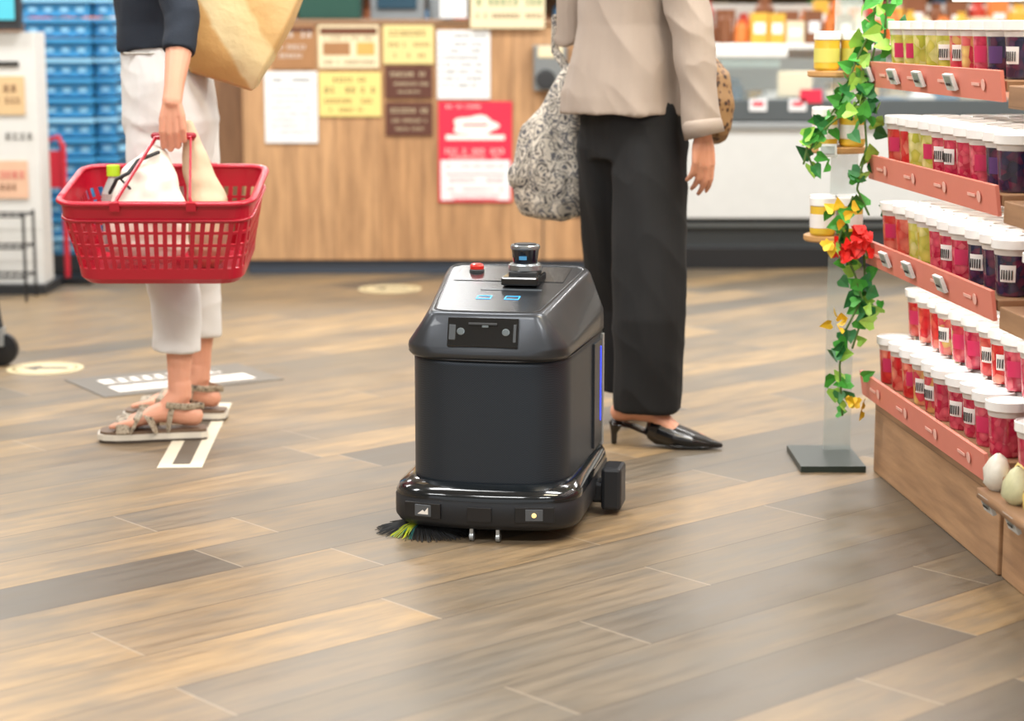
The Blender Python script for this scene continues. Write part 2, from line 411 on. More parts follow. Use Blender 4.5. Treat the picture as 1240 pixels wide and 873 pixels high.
# ---------------------------------------------------------------- left side kiosk, crates, stands
k=empty('information_kiosk',(-2.25,8.35,0))
b=B(); b.box((-2.26,8.42,.56),(.56,.18,1.06),M('kiosk_white','d9d9d5',.5)); b.box((-2.26,8.42,.02),(.6,.3,.04),dark)
b.box((-2.26,8.32,1.2),(.46,.05,.2),dark); b.box((-2.25,8.29,1.215),(.4,.006,.15),M('screen_teal','4aa8b8',.2,emit=.6))
b.box((-2.11,8.325,.83),(.16,.006,.16),M('poster_tan','d8b98c',.6)); b.box((-2.12,8.325,.48),(.18,.006,.16),M('poster_peach','e0b79a',.6)); b.box((-2.1,8.325,.96),(.1,.006,.02),ink)
glyphs(b,-2.18,-2.05,.86,.03,inkb,8.319); glyphs(b,-2.18,-2.05,.81,.025,inkb,8.319); glyphs(b,-2.2,-2.05,.5,.03,inkr,8.319); glyphs(b,-2.2,-2.05,.45,.025,inkb,8.319); glyphs(b,-2.18,-2.0,.66,.03,ink,8.327)
b.done('kiosk_body',k,True,bevel=.006)
k=empty('wire_rack',(-2.12,8.15,0)); b=B()
for x in (-2.25,-1.99):
    for y in (8.05,8.22): b.tube([(x,y,0),(x,y,.36)],.006,black,6)
for z in (.1,.22,.35):
    for y in (8.05,8.22): b.tube([(-2.25,y,z),(-1.99,y,z)],.005,black,6)
    for i in range(9): x=-2.25+.26*i/8; b.tube([(x,8.05,z),(x,8.22,z)],.003,black,5)
b.done('rack_wires',k,True)
bl=M('crate_blue','3f97cc',.45); bl2=M('crate_blue_light','8cc6e6',.45)
k=empty('stacked_blue_crates',(-1.98,9.0,0)); b=B()
for st,(x,w) in enumerate(((-2.02,.3),(-1.83,.1))):
    for i in range(13):
        z=.1+i*.088; yy=8.9+.1*st
        b.box((x,yy+.15,z+.03),(w-.02,.3,.06),bl); b.box((x,yy+.14,z+.07),(w+.01,.34,.018),bl2 if i%3==0 else bl)
        for q in range(4 if st==0 else 2):
            b.box((x-w/2+.05+q*.07,yy-.005,z+.03),(.035,.008,.026),bl2)
b.box((-1.98,9.06,.05),(.42,.4,.1),dark)
b.done('crate_stack',k,True,bevel=.003)
redpl=M('stand_red','c8283a',.4)
k=empty('umbrella_stand',(-1.93,8.66,0)); b=B()
b.tube([(-2.03,8.64,.03),(-2.03,8.64,.62),(-1.97,8.64,.64),(-1.95,8.64,.6),(-1.95,8.64,.03)],.013,redpl,8); b.box((-1.99,8.65,.5),(.07,.02,.16),redpl)
b.box((-1.94,8.70,.015),(.2,.22,.03),black); b.tube([(-1.96,8.68,.03),(-1.96,8.68,.5)],.008,black,6); b.done('stand_frame',k,True)
# shopping cart at the far left edge
k=empty('shopping_cart',(-1.85,6.3,0)); b=B(); x0=-1.70
for yy in (6.1,6.5):
    b.tube([(x0,yy,.12),(x0-.05,yy,.5),(x0+.01,yy,.78),(x0-.05,yy,.84)],.014,dark,8); b.tube([(x0,yy,.14),(x0-.5,yy,.14),(x0-.55,yy,.75)],.012,dark,8)
    for xx in (x0,x0-.48): b.lathe((xx,yy+.015,.055),[(.02,-.02),(.055,-.016),(.055,.016),(.02,.02)],black,18,R=Rx(90)); b.box((xx,yy,.1),(.03,.05,.06),steel)
b.box((x0-.27,6.3,.56),(.46,.36,.02),dark)
for z in (.56,.62,.68,.75):
    b.tube([(x0-.02,6.12,z),(x0-.02,6.48,z),(x0-.52,6.48,z),(x0-.52,6.12,z),(x0-.02,6.12,z)],.006,steel,6)
b.tube([(x0,6.1,.83),(x0,6.5,.83)],.016,black,8)
b.done('cart_frame',k,True)

# ---------------------------------------------------------------- floor decals
dec=M('decal_cream','cdbf98',.5); decd=M('decal_dark','5c5346',.5); decg=M('decal_grey','6d665c',.5)
def disc(name,x,y,r):
    b=B(); b.lathe((x,y,0),[(r,0.0005),(r,.002)],dec,40); b.lathe((x,y,0),[(r*.86,.0021),(r*.86,.0024)],M('decal_cream2','a08e66',.5),40); b.lathe((x,y,0),[(r*.78,.0025),(r*.78,.0028)],dec,40)
    b.add([(x+a*r,y+c*r,.0032) for a,c in((-.6,0),(-.15,.4),(-.15,.14),(.6,.14),(.6,-.14),(-.15,-.14),(-.15,-.4))],[(0,6,5,4,3,2,1)],decd); b.done(name)
disc('floor_arrow_sticker',-.525,8.45,.135); disc('floor_arrow_sticker',-1.542,6.45,.125)
b=B(); R=Rz(32); c=V((-1.08,6.24,0)); b.box(c+V((0,0,.0015)),(.6,.36,.002),decg,R)
b.box(c+R@V((0,-.07,.003)),(.46,.1,.001),inkw,R); b.box(c+R@V((-.02,.07,.003)),(.4,.07,.001),inkw,R)
for i in range(9): b.box(c+R@V((-.17+.042*i,.07,.004)),(.02,.05,.001),decd,R)
for i in range(7): b.box(c+R@V((-.17+.055*i,-.07,.004)),(.03,.06,.001),M('decal_lt','b9b5ac',.5),R)
b.done('floor_notice_sticker')
b=B(); R=Rz(3); c=V((-.875,5.4,0)); b.box(c+V((0,0,.0012)),(.115,.88,.0016),M('decal_line','dcd4bf',.5),R); b.box(c+R@V((0,.0,.0023)),(.045,.8,.001),decd,R); b.done('queue_line_sticker')

# ---------------------------------------------------------------- robot
re_=empty('cleaning_robot',(-.017,4.50,0),rotz=math.radians(-10.5)); re_.scale=(1.07,1,1)
g=G('robot_shell')
vec=g.coord((1,1,1)); ck=g.n('ShaderNodeTexChecker'); ck.inputs['Scale'].default_value=380; g.l(vec,ck.inputs[0])
ck.inputs[1].default_value=C('272e36'); ck.inputs[2].default_value=C('343c46'); g.l(ck.outputs[0],g.b.inputs['Base Color']); g.set(Roughness=.40,Metallic=.4); g.bump(ck.outputs['Fac'],.05,.0003); shell=g.m
hood=M('robot_hood','41454b',.33,.55,var=.03,coat=.15); gloss=M('robot_gloss','0e1013',.12,.1,coat=.8); bump_=M('robot_bumper','24272c',.42,.2); piano=M('robot_piano','141a1f',.14,.2,coat=.5)
toppan=M('robot_top_panel','282c31',.26,.3,var=.03)
rings=[rr(.162,.183,-.235,.235,.10,.04,z,bow=.018,k=11) for z in (.11,.13,.25,.385,.40)]
loftobj('body_shell',rings,[shell],re_)
rings=[rr(.15,.175,-.225,.23,.07,.04,.40,bow=.015),rr(.162,.186,-.243,.24,.075,.045,.401,bow=.016),rr(.167,.19,-.25,.243,.075,.045,.409,bow=.016),rr(.167,.19,-.25,.243,.075,.045,.416,slope=.01,bow=.016),
 rr(.166,.19,-.249,.243,.06,.045,.422,slope=.03,bow=.015),rr(.163,.189,-.248,.242,.05,.046,.430,slope=.055,bow=.013),
 rr(.122,.166,-.231,.217,.022,.05,.493,slope=.115,bow=.006),rr(.118,.161,-.228,.212,.02,.05,.499,slope=.12,bow=.006),rr(.114,.156,-.223,.206,.02,.048,.5025,slope=.125,bow=.006),rr(.106,.151,-.215,.198,.02,.048,.5045,slope=.125,bow=.006),rr(.105,.150,-.214,.197,.02,.048,.503,slope=.125,bow=.006)]
loftobj('hood',rings,[hood,toppan],re_,ringm=[0]*9+[1],capm=1,flatcap=True)
sr=rr(.110,.1535,-.219,.202,.02,.048,.5035,slope=.125,bow=.006); b=B(); b.tube(sr+[sr[0]],.0017,black,6,ref=(0,0,1),cap='flat')
sr=rr(.1645,.1855,-.240,.239,.1,.042,.3995,bow=.018,k=11); b.tube(sr+[sr[0]],.0018,black,6,ref=(0,0,1),cap='flat'); b.done('hood_seams',re_)
rings=[rr(.165,.175,-.23,.235,.08,.04,.022,bow=.022),rr(.190,.192,-.258,.25,.085,.05,.03,bow=.026),rr(.198,.197,-.27,.255,.09,.05,.045,bow=.026),rr(.198,.197,-.27,.255,.09,.05,.088,bow=.026),rr(.195,.195,-.268,.254,.09,.05,.092,bow=.026),
 rr(.197,.196,-.269,.254,.09,.05,.096,bow=.026),rr(.19,.193,-.262,.25,.09,.05,.112,bow=.024),rr(.170,.186,-.243,.24,.095,.04,.125,bow=.018),rr(.155,.18,-.23,.23,.09,.04,.126,bow=.016)]
loftobj('base_bumper',rings,[bump_,piano],re_,ringm=[0,0,0,0,1,1,1,1])
b=B(); Rw=Rx(-17)
b.box((0,-.2455,.459),(.146,.022,.064),gloss,Rw); b.box((0,-.2575,.431),(.145,.003,.006),hood,Rw)
b.box((-.063,-.2565,.461),(.014,.004,.034),M('lens_grey','5c6166',.2,.3),Rw); b.box((.066,-.2565,.461),(.006,.004,.04),M('lens_grey','5c6166',.2,.3),Rw)
for x in (-.045,.048): b.lathe(V((x,-.2555,.463)),[(.008,0),(.008,.003),(.006,.004)],M('lens_blue','8a979f',.1,.6),20,R=Rw@Rx(90))
b.box((0,-.2535,.480),(.06,.003,.006),dark,Rw); b.box((.005,-.254,.476),(.014,.003,.008),M('lens_blue','8a979f',.1,.6),Rw)
b.done('camera_window',re_,bevel=.002)
cy=M('led_cyan','3aa4e8',.3,emit=1.0); Rt=Rx(7.1)
def topz(y): return .503+.125*(y+.214)
b=B()
for x0 in (-.026,.034):
    y0=-.10; z=topz(y0)+.0006
    for dx,dy,sx,sy in ((0,.013,.030,.0028),(0,-.013,.030,.0028),(.0145,0,.002,.026),(-.0145,0,.002,.026)):
        b.box((x0+dx,y0+dy,z+dy*.125),(sx,sy,.001),cy,Rt)
b.done('touch_pads',re_)
b=B(); b.box((0.02,-.03,topz(-.03)+.0005),(.13,.012,.001),M('panel_mark','4b5157',.3),Rt); b.box((.0,.11,topz(.11)+.0005),(.24,.13,.0015),M('panel_lid','1b1e22',.25,coat=.4),Rt); b.done('service_lid',re_)
b=B(); z=topz(.13); b.lathe((-.085,.13,z),[(.017,-.002),(.017,.004),(.015,.006)],dark,24); b.lathe((-.085,.13,z),[(.012,.004),(.0155,.007),(.0155,.014),(.013,.018),(.008,.020)],M('estop_red','d3261c',.3,coat=.5),24)
b.done('emergency_stop',re_,smooth=False)
b=B(); z=topz(.06); x=.034
b.box((x,.045,z+.006),(.08,.12,.02),gloss); b.box((x,.065,z+.018),(.062,.07,.012),dark)
b.done('lidar_mount',re_,bevel=.004)
b=B(); lz=z+.022; ly=.065
ls=M('lidar_silver','9ea5ab',.25,.8)
b.lathe((x,ly,lz),[(.035,0),(.037,.003),(.037,.014),(.032,.018)],ls,32)
b.lathe((x,ly,lz),[(.026,.018),(.030,.05)],M('lidar_window','141d2b',.08,.3,coat=1),32)
b.lathe((x,ly,lz),[(.031,.05),(.032,.053),(.032,.058),(.030,.061)],ls,32)
b.lathe((x,ly,lz),[(.024,.061),(.024,.063)],M('lidar_top','2b3037',.3),32)
b.box((x,ly-.03,lz+.032),(.016,.006,.008),M('lidar_blue','4a8fc0',.2,emit=.15))
b.done('lidar_head',re_)
def sidex(y): return .162+(.021)*(y+.235)/.47
b=B()
for s_ in (-1,1):
    Rp=Rz(-2.5*s_)
    b.box((s_*(sidex(.15)+.001),.15,.26),(.008,.09,.25),M('side_panel','34383e',.35,.4),Rp); b.box((s_*(sidex(.212)+.001),.212,.26),(.010,.016,.27),steel,Rp)
    b.box((s_*(sidex(.175)+.005),.178,.28),(.003,.006,.18),M('led_blue','2a45ff',.3,emit=1.6),Rp)
b.done('side_panels',re_,bevel=.003)
b=B()
def fy(x): return -.27-.026*(1-(x/.198)**2)
b.box((0,fy(0)+.001,.066),(.05,.01,.032),black)
for x,rz in ((-.120,-12),(.112,11)):
    b.box((x,fy(x)+.004,.068),(.080,.012,.034),black,Rz(rz)); b.box((x,fy(x)-.0025,.068),(.036,.002,.026),M('sensor_grey','5d636a',.3,.3),Rz(rz))
b.lathe((.112,fy(.112)-.0035,.068),[(.005,0),(.005,.003),(.003,.004)],M('sensor_yellow','ffd98a',.3,emit=1.0),16,R=Rz(11)@Rx(90))
R=Rz(-12); y=fy(-.120)-.0045
b.add([V((-.120,y,.068))+R@V(p) for p in ((-.012,0,-.008),(.0,0,.002),(.004,0,-.002),(.012,0,.008),(.012,0,-.008))],[(0,4,3,2,1)],inkw)
b.done('front_sensors',re_,bevel=.001)
b=B(); b.box((.232,.05,.062),(.044,.09,.1),bump_); b.box((.205,.05,.05),(.04,.06,.05),bump_); b.box((-.195,.12,.062),(.03,.09,.1),bump_); 
for s in (-1,1): b.lathe((s*.15,.12,.06),[(.03,-.02),(.06,-.018),(.06,.018),(.03,.02)],black,28,R=Ry(90))
b.done('drive_wheels',re_,bevel=.008)
b=B()
for x in (-.02,.035):
    b.box((x,-.275,.02),(.007,.014,.03),steel); b.lathe((x,-.275,.011),[(.010,-.004),(.010,.004)],steel,16,R=Ry(90))
b.box((0,.0,.016),(.26,.34,.02),black)
b.lathe((0,-.18,.022),[(.02,-.012),(.022,.012)],black,16,R=Ry(90))
b.done('castors',re_)
b=B(); bx,by=-.13,-.205; yg=M('brush_yellow','c4cf30',.5); bk=M('brush_black','1c1e20',.7); bgx=M('brush_teal','2f7a76',.6)
b.lathe((bx,by,.025),[(.03,-.008),(.035,.01)],dark,20)
for i in range(260):
    a=2*math.pi*i/260+random.uniform(-.02,.02); L=random.uniform(.085,.11)
    m=bk
    if 215<math.degrees(a)<258: m=random.choice([yg,bgx,yg,bk])
    if m is not bk: L*=.86
    b.tube([(bx+.02*math.cos(a),by+.02*math.sin(a),.028),(bx+.055*math.cos(a),by+.055*math.sin(a),.018),(bx+L*math.cos(a+.1),by+L*math.sin(a+.1),.0018)],[.0014,.0012,.0008],m,4,cap='flat')
b.done('side_brush',re_)

# ---------------------------------------------------------------- people helpers
def hand(Wp,d,t,n,curl,thumb=(.5,.5),s=1.0):
    Wp=V(Wp);d=V(d).normalized();t=V(t).normalized();n=V(n).normalized(); T=[]
    offs=[.028,.0095,-.0095,-.027]; base=[.083,.087,.083,.075]; ln=[(.040,.024,.021),(.044,.028,.022),(.040,.026,.021),(.031,.019,.019)]
    for i in range(4):
        k=Wp+d*base[i]*s+t*offs[i]*s
        T.append(tube([Wp+t*offs[i]*.5*s,Wp+d*base[i]*.5*s+t*offs[i]*.85*s,k],[(.012*s,.013*s),(.0125*s,.013*s),.0105*s],10))
        p=k; a=0; pts=[k]; sp=offs[i]*.9
        for L,c in zip(ln[i],curl[i]):
            a+=math.radians(c); dr=(d*math.cos(a)+n*math.sin(a)+t*sp).normalized(); p=p+dr*L*s; pts.append(p)
        T.append(tube(pts,[.0093*s,.0085*s,.0075*s,.006*s],10))
    k=Wp+d*.02*s+t*.018*s+n*.006*s; a1=(d*.75+t*thumb[0]+n*thumb[1]).normalized(); p1=k+a1*.038*s
    a2=(d*.95+t*(thumb[0]-.25)+n*thumb[1]).normalized(); p2=p1+a2*.03*s; a3=(d+t*(thumb[0]-.45)+n*thumb[1]*1.2).normalized(); p3=p2+a3*.022*s
    T.append(tube([k,p1,p2,p3],[.014*s,.0115*s,.0098*s,.0072*s],10)); return T
def foot(A,f,floorz,heel=0,s=1.0):
    A=V(A); f=V(f).normalized(); r=V((f.y,-f.x,0)); T=[]
    H=V((A.x,A.y,floorz+.032+heel))-f*.035
    ball=V((A.x,A.y,floorz+.022))+f*.13; mid=(A+f*.055); mid.z=(floorz+.045+heel*.75)
    T.append(tube([H,V((A.x,A.y,H.z+.012)),mid,ball],[(.026,.028),(.03,.034),(.034,.028),(.043,.018)],14,ref=(0,0,1)))
    T.append(tube([A+V((0,0,.03)),A,V((A.x,A.y,H.z+.02))+f*.03],[.031,.033,.034],14))
    for i in range(5):
        o=(-.034+.017*i)*1.0; L=.056-.006*i
        T.append(tube([ball+r*o,ball+r*o*1.05+f*L*.6+V((0,0,-.004)),ball+r*o*1.05+f*L+V((0,0,-.008))],[.012 if i else .014,.009,.0075],8))
    return T
def head(c,f,skin,hairm,parent,h=.215):
    c=V(c); f=V(f).normalized(); r=V((f.y,-f.x,0)); U=V((0,0,1)); T=[]
    ref=f
    T.append(tube([c-U*.10+f*.03,c-U*.06+f*.018,c,c+U*.055-f*.004,c+U*.09-f*.01],[(.032,.035),(.055,.062),(.07,.088),(.068,.085),(.045,.058)],20,ref=ref))
    T.append(tube([c+f*.088+U*.01,c+f*.1-U*.02,c+f*.098-U*.03],[.007,.011,.01],8))
    for s in (-1,1):
        T.append(tube([c+r*s*.072+U*.015,c+r*s*.078-U*.015,c+r*s*.072-U*.032],[.010,.011,.007],8))
    T.append(tube([c+f*.082-U*.058+r*.018,c+f*.088-U*.058,c+f*.082-U*.058-r*.018],[.005,.007,.005],8))
    b=B(); ew=M('eye_white','eeeae4',.2); ed=M('eye_dark','2a1a12',.2)
    for s in (-1,1):
        b.lathe(c+f*.073+r*s*.03+U*.004,[(.002,-.01),(.009,-.006),(.012,0),(.009,.006),(.002,.01)],ew,12)
        b.lathe(c+f*.083+r*s*.03+U*.004,[(.001,-.005),(.0045,0),(.001,.005)],ed,10)
        b.tube([c+f*.083+r*s*.018+U*.026,c+f*.08+r*s*.045+U*.026],[.0025,.002],ed,6)
    b.done('eyes',parent,True,smooth=True)
    H=[tube([c-f*.045-U*.13,c-f*.03-U*.05,c-f*.022+U*.02,c-f*.014+U*.075,c-f*.01+U*.1],[(.06,.05),(.085,.075),(.088,.092),(.075,.086),(.05,.06)],20,ref=ref)]
    for s in (-1,1): H.append(tube([c+r*s*.07-U*.11,c+r*s*.078-U*.02,c+r*s*.06+U*.06,c+U*.095+f*.02],[(.018,.03),(.02,.04),(.03,.05),(.03,.05)],10,ref=ref))
    H.append(tube([c+r*.05+U*.065+f*.05,c+U*.08+f*.06,c-r*.05+U*.065+f*.05],[.02,.024,.02],10))
    blob('hair',H,.006,hairm,parent,3,lambda p:.002*noise.noise(V((p.x*60,p.y*60,p.z*12))))
    return T
sk1=skin_mat('skin_fair','dfa58a'); sk2=skin_mat('skin_warm','d99f82'); hair=M('hair_dark','2b1c16',.45,var=.3,scale=80)
def ridge(v):
    n_=noise.noise(v); return 1-2*abs(n_)**.8

# ---------------------------------------------------------------- woman with basket (faces -X)
w=empty('woman_with_basket',(-.93,5.42,0))
NA=V((-.912,5.33,.115)); FA=V((-.897,5.6,.115))
sole_h=.03
T=[]
T+=foot(V((NA.x+.005,NA.y,.125)),(-1,-.12,0),sole_h); T+=foot(V((FA.x,FA.y,.125)),(-1,.02,0),sole_h)
for a,hx,hy in ((NA,-.935,5.37),(FA,-.925,5.53)):
    T.append(tube([V((a.x,a.y,.11)),V((a.x+.004,a.y,.2)),V((a.x+.012,a.y,.34)),V((a.x-.01,(a.y+hy)/2,.48)),V((hx,hy,.8))],[(.029,.027),(.033,.031),(.048,.046),(.05,.05),(.075,.075)],14))
T.append(tube([(-.935,5.45,.8),(-.935,5.45,.95),(-.95,5.45,1.1),(-.96,5.45,1.3),(-.95,5.45,1.38)],[(.09,.15),(.085,.14),(.075,.11),(.08,.14),(.05,.13)],18))
T.append(tube([(-.95,5.45,1.38),(-.965,5.45,1.5)],[.05,.048],12))
WR=V((-.862,5.065,.928))
SH=V((-.925,5.285,1.37)); EL=V((-.845,5.17,1.14))
T.append(tube([SH,SH.lerp(EL,.5),EL,EL.lerp(WR,.35),EL.lerp(WR,.8),WR],[.045,.04,.035,.036,.026,(.026,.019)],12))
FW=V((-.93,5.66,.86))
T.append(tube([(-.935,5.6,1.37),(-.90,5.67,1.12),FW],[.045,.036,.024],12))
T+=hand(FW,(0,0,-1),(-1,0,0),(0,-1,0),[(15,22,18)]*4)
T+=hand(WR,(0,0,-1),(-1,0,0),(0,1,0),[(18,80,75)]*4,(.35,.55),.95)
T+=head((-.985,5.45,1.6),(-1,0,-.05),sk1,hair,w)
blob('body',T,.0034,sk1,w,2)
jeans=M('jeans_white','dedddb',.85,var=.03,bump=.25,bscale=400)
def fold1(p):
    z=p.z
    return .0025*ridge(V((p.x*9,p.y*9,z*15+p.x*8)))+.003*noise.noise(V((p.x*14,p.y*14,z*5+3)))
T=[]
for a,hx,hy,kx in ((NA,-.94,5.375,-.935),(FA,-.915,5.53,-.91)):
    T.append(tube([V((a.x,a.y,.245)),V((a.x+.003,a.y,.3)),V((a.x,a.y,.38)),V((kx,(a.y*.6+hy*.4),.5)),V((kx-.012,(a.y*.3+hy*.7),.62)),V((hx,hy,.74)),V((hx,hy,.88))],
      [(.066,.061),(.065,.061),(.066,.063),(.073,.068),(.088,.082),(.103,.092),(.1,.08)],28,cap='flat'))
T.append(tube([(-.93,5.45,.74),(-.932,5.45,.86),(-.94,5.45,.97),(-.96,5.45,1.08)],[(.10,.13),(.13,.172),(.122,.165),(.102,.135)],28,cap='flat'))
blob('trousers',T,.0055,jeans,w,3,fold1)
b=B(); st=M('jean_stitch','bdb9b0',.8)
b.tube([(-1.03,5.33,1.045),(-.96,5.305,1.045),(-.90,5.32,1.045)],.003,st,6)
b.done('trouser_stitching',w,True)
navy=M('knit_navy','1d2531',.9,var=.15,bump=.4,bscale=250)
T=[tube([(-.955,5.45,1.055),(-.96,5.45,1.12),(-.965,5.45,1.25),(-.955,5.45,1.36),(-.955,5.45,1.42)],[(.118,.15),(.112,.145),(.112,.16),(.095,.17),(.055,.09)],28,cap='flat'),
   tube([(-.935,5.58,1.38),(-.90,5.67,1.12),(-.915,5.665,1.0)],[.062,.054,.046],16,cap='start')]
blob('navy_top',T,.006,navy,w,4,lambda p:.005*noise.noise(V((p.x*18,p.y*18,p.z*12))))
blob('navy_sleeve',[tube([SH+V((.01,.04,.02)),SH.lerp(EL,.5),EL,EL.lerp(WR,.42)],[.060,.051,.047,.043],18,cap='start')],.005,navy,w,3,lambda p:.004*noise.noise(V((p.x*20,p.y*20,p.z*26))))
def sandal(A,f,parent,nm):
    f=V(f).normalized(); r=V((f.y,-f.x,0)); A=V((A.x,A.y,0)); out=[]
    prof=[(-.075,.026),(-.06,.036),(0,.037),(.06,.042),(.12,.051),(.17,.052),(.2,.042),(.215,.024)]
    L=[A+f*a+r*wd for a,wd in prof]+[A+f*a-r*wd for a,wd in prof[::-1]]; n=len(L)
    b=B(); m1=M('sandal_midsole','d9d3c6',.6); m2=M('sandal_insole','6d5846',.6); m3=M('sandal_tread','4a4038',.7); st=pattern_mat('snake_strap','',[(0,'7d6d59'),(.45,'a89b86'),(.6,'53493d')],70,1,.5) if 'snake' not in MC else MC['snake']; MC['snake']=st
    for (z0,z1,k,m) in ((.001,.008,1.0,m3),(.008,.024,1.02,m1),(.024,.031,.99,m2)):
        vs=[A+(p-A)*k+V((0,0,z0)) for p in L]+[A+(p-A)*k+V((0,0,z1)) for p in L]
        b.add(vs,[tuple(range(n))[::-1],tuple(range(n,2*n))]+[(i,(i+1)%n,n+(i+1)%n,n+i) for i in range(n)],m)
    def strap(a0,a1,hh,w_=.011,wd=.048):
        pts=[A+f*a0+r*wd+V((0,0,.028)),A+f*(a0*.75+a1*.25)+r*wd*.85+V((0,0,hh*.75)),A+f*(a0+a1)/2+V((0,0,hh)),A+f*(a0*.25+a1*.75)-r*wd*.85+V((0,0,hh*.75)),A+f*a1-r*wd+V((0,0,.028))]
        b.tube(pts,[(w_,.003)]*5,st,8,ref=(0,0,1))
    strap(.15,.15,.066,.018,.052); strap(.06,.13,.088,.013); strap(.13,.06,.088,.013); strap(-.01,.03,.115,.010,.04)
    pts=[A+f*.03+r*.036+V((0,0,.1)),A-f*.02+r*.038+V((0,0,.095)),A-f*.066+V((0,0,.09)),A-f*.02-r*.038+V((0,0,.095)),A+f*.03-r*.036+V((0,0,.1))]
    b.tube(pts,[(.003,.009)]*5,st,8,ref=(0,0,1))
    b.done(nm,parent,True,smooth=False)
sandal(NA,(-1,-.12,0),w,'sandal_near'); sandal(FA,(-1,.02,0),w,'sandal_far')
# shoulder tote
tb=empty('paper_tote_bag',(-.74,5.42,1.15)); Rb=Ry(17)
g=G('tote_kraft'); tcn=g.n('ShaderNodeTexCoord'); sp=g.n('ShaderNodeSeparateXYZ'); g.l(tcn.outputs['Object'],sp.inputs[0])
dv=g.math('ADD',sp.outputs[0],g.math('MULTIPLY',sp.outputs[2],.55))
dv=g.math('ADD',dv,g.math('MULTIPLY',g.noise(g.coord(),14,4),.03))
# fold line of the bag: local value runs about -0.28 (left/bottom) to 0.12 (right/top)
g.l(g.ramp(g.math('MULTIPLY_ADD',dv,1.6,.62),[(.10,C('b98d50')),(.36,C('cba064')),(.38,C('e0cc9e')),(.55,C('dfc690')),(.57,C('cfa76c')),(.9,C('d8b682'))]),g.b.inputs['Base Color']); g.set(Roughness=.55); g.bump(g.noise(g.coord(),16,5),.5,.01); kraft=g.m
tc=V((-.728,5.36,1.135))
rings=[]
for z,wx,wy in ((-.17,.085,.045),(-.16,.092,.055),(-.08,.115,.065),(.02,.135,.07),(.12,.148,.06),(.25,.155,.05),(.27,.153,.045)):
    rings.append([tc+Rb@V((p.x+.012*noise.noise(V((p.y*20,z*9,2))),p.y+.016*noise.noise(V((p.x*14,z*9,7))),z)) for p in rr(wx,wx,-wy,wy,.012,.012,0,m=9)])
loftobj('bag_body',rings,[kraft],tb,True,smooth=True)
b=B()
b.tube([tc+Rb@V(p) for p in ((-.08,-.04,.26),(-.1,0,.34),(-.09,.05,.38),(.0,.02,.34),(.07,-.03,.26))],.007,kraft,8)
b.done('bag_handle',tb,True)

# ---------------------------------------------------------------- shopping basket
be2=empty('shopping_basket',(-.892,5.1,.715),rotx=math.radians(11))
red=M('basket_red','b8152f',.35,var=.05,coat=.2)
n=256; KS=.95; rows=[(0,.25,.175),(-.012,.249,.174),(-.035,.247,.172),(-.052,.245,.170),(-.076,.24,.166),(-.083,.239,.165),(-.110,.234,.161),(-.117,.232,.160),(-.144,.227,.156),(-.151,.225,.155),(-.178,.22,.151),(-.205,.217,.149),(-.222,.205,.139)]
slot=[3,5,7,9]
Rg=[[V((p.x,p.y,z)) for p in even(rr(hx*KS,hx*KS,-hy,hy,.05,.05,0),n)] for z,hx,hy in rows]
vs=[p for r in Rg for p in r]; fs=[]
for q in range(len(Rg)-1):
    for k_ in range(n):
        if q in slot and k_%4 in (1,2): continue
        fs.append((q*n+k_,(q+1)*n+k_,(q+1)*n+(k_+1)%n,q*n+(k_+1)%n))
fs.append(tuple(range((len(Rg)-1)*n,len(Rg)*n)))
o=obj('basket_shell',vs,fs,red,be2); s=o.modifiers.new('s','SOLIDIFY'); s.thickness=.0035; s.offset=1
b=B()
rim=even(rr(.256*KS,.256*KS,-.181,.181,.055,.055,0),64)
b.tube([p for p in rim]+[rim[0]],[(.010,.007)]*65,red,8,ref=(0,0,1),cap='flat')
rim=even(rr(.252*KS,.252*KS,-.177,.177,.052,.052,-.04),64)
b.tube([V((p.x,p.y,-.045)) for p in rim]+[V((rim[0].x,rim[0].y,-.045))],.004,red,6,ref=(0,0,1),cap='flat')
b.done('basket_rim',be2,smooth=True)
b=B(); gx=.028; gz=.126; gy=.01
for s_ in (-1,1):
    b.tube([(-.095,s_*.178,.0),(-.09,s_*.17,.012),(gx-.045,s_*.010+gy,gz-.003),(gx+.045,s_*.010+gy,gz-.003),(.09,s_*.17,.012),(.095,s_*.178,0)],[(.004,.006)]*6,red,8)
    for x in (-.095,.095): b.box((x,s_*.186,-.005),(.024,.012,.022),red)
b.tube([(gx-.05,gy,gz),(gx+.05,gy,gz)],.0085,M('grip_red','9c1427',.5),10)
b.done('basket_handles',be2)
pe=empty('cream_handbag',(-.93,5.1,.6))
lw=M('handbag_cream','e9e2d6',.55,var=.04,bump=.2,bscale=30); lb=M('handbag_beige','cdb597',.55,var=.05)
T=[tube([(-.93,5.06,.56),(-.93,5.06,.66),(-.925,5.07,.74),(-.905,5.09,.80)],[(.105,.05),(.10,.05),(.075,.035),(.03,.015)],20)]
blob('handbag_body',T,.005,lw,pe,3,lambda p:.006*noise.noise(p*25))
b=B(); b.tube([(-1.02,5.03,.70),(-1.0,5.02,.735),(-.97,5.02,.75),(-.95,5.04,.78),(-.9,5.06,.80)],.005,dark,8); b.tube([(-.96,5.035,.70),(-.99,5.02,.735),(-.95,5.03,.77)],.004,dark,8); b.done('handbag_strap',pe,True)
pe=empty('beige_pouch',(-.8,5.14,.6))
blob('pouch_body',[tube([(-.79,5.12,.55),(-.785,5.12,.67),(-.815,5.12,.77),(-.835,5.13,.87)],[(.055,.06),(.052,.055),(.035,.025),(.015,.01)],20)],.005,lb,pe,3,lambda p:.005*noise.noise(p*25))
b=B(); b.lathe((-1.03,5.13,.54),[(.030,0),(.032,.01),(.032,.15),(.014,.19),(.014,.2)],M('bottle_clear','dfe6e2',.1,trans=.6),20); b.lathe((-1.03,5.13,.735),[(.017,0),(.017,.026),(.015,.028)],M('cap_green','b8e02a',.4),20); b.done('drink_bottle')

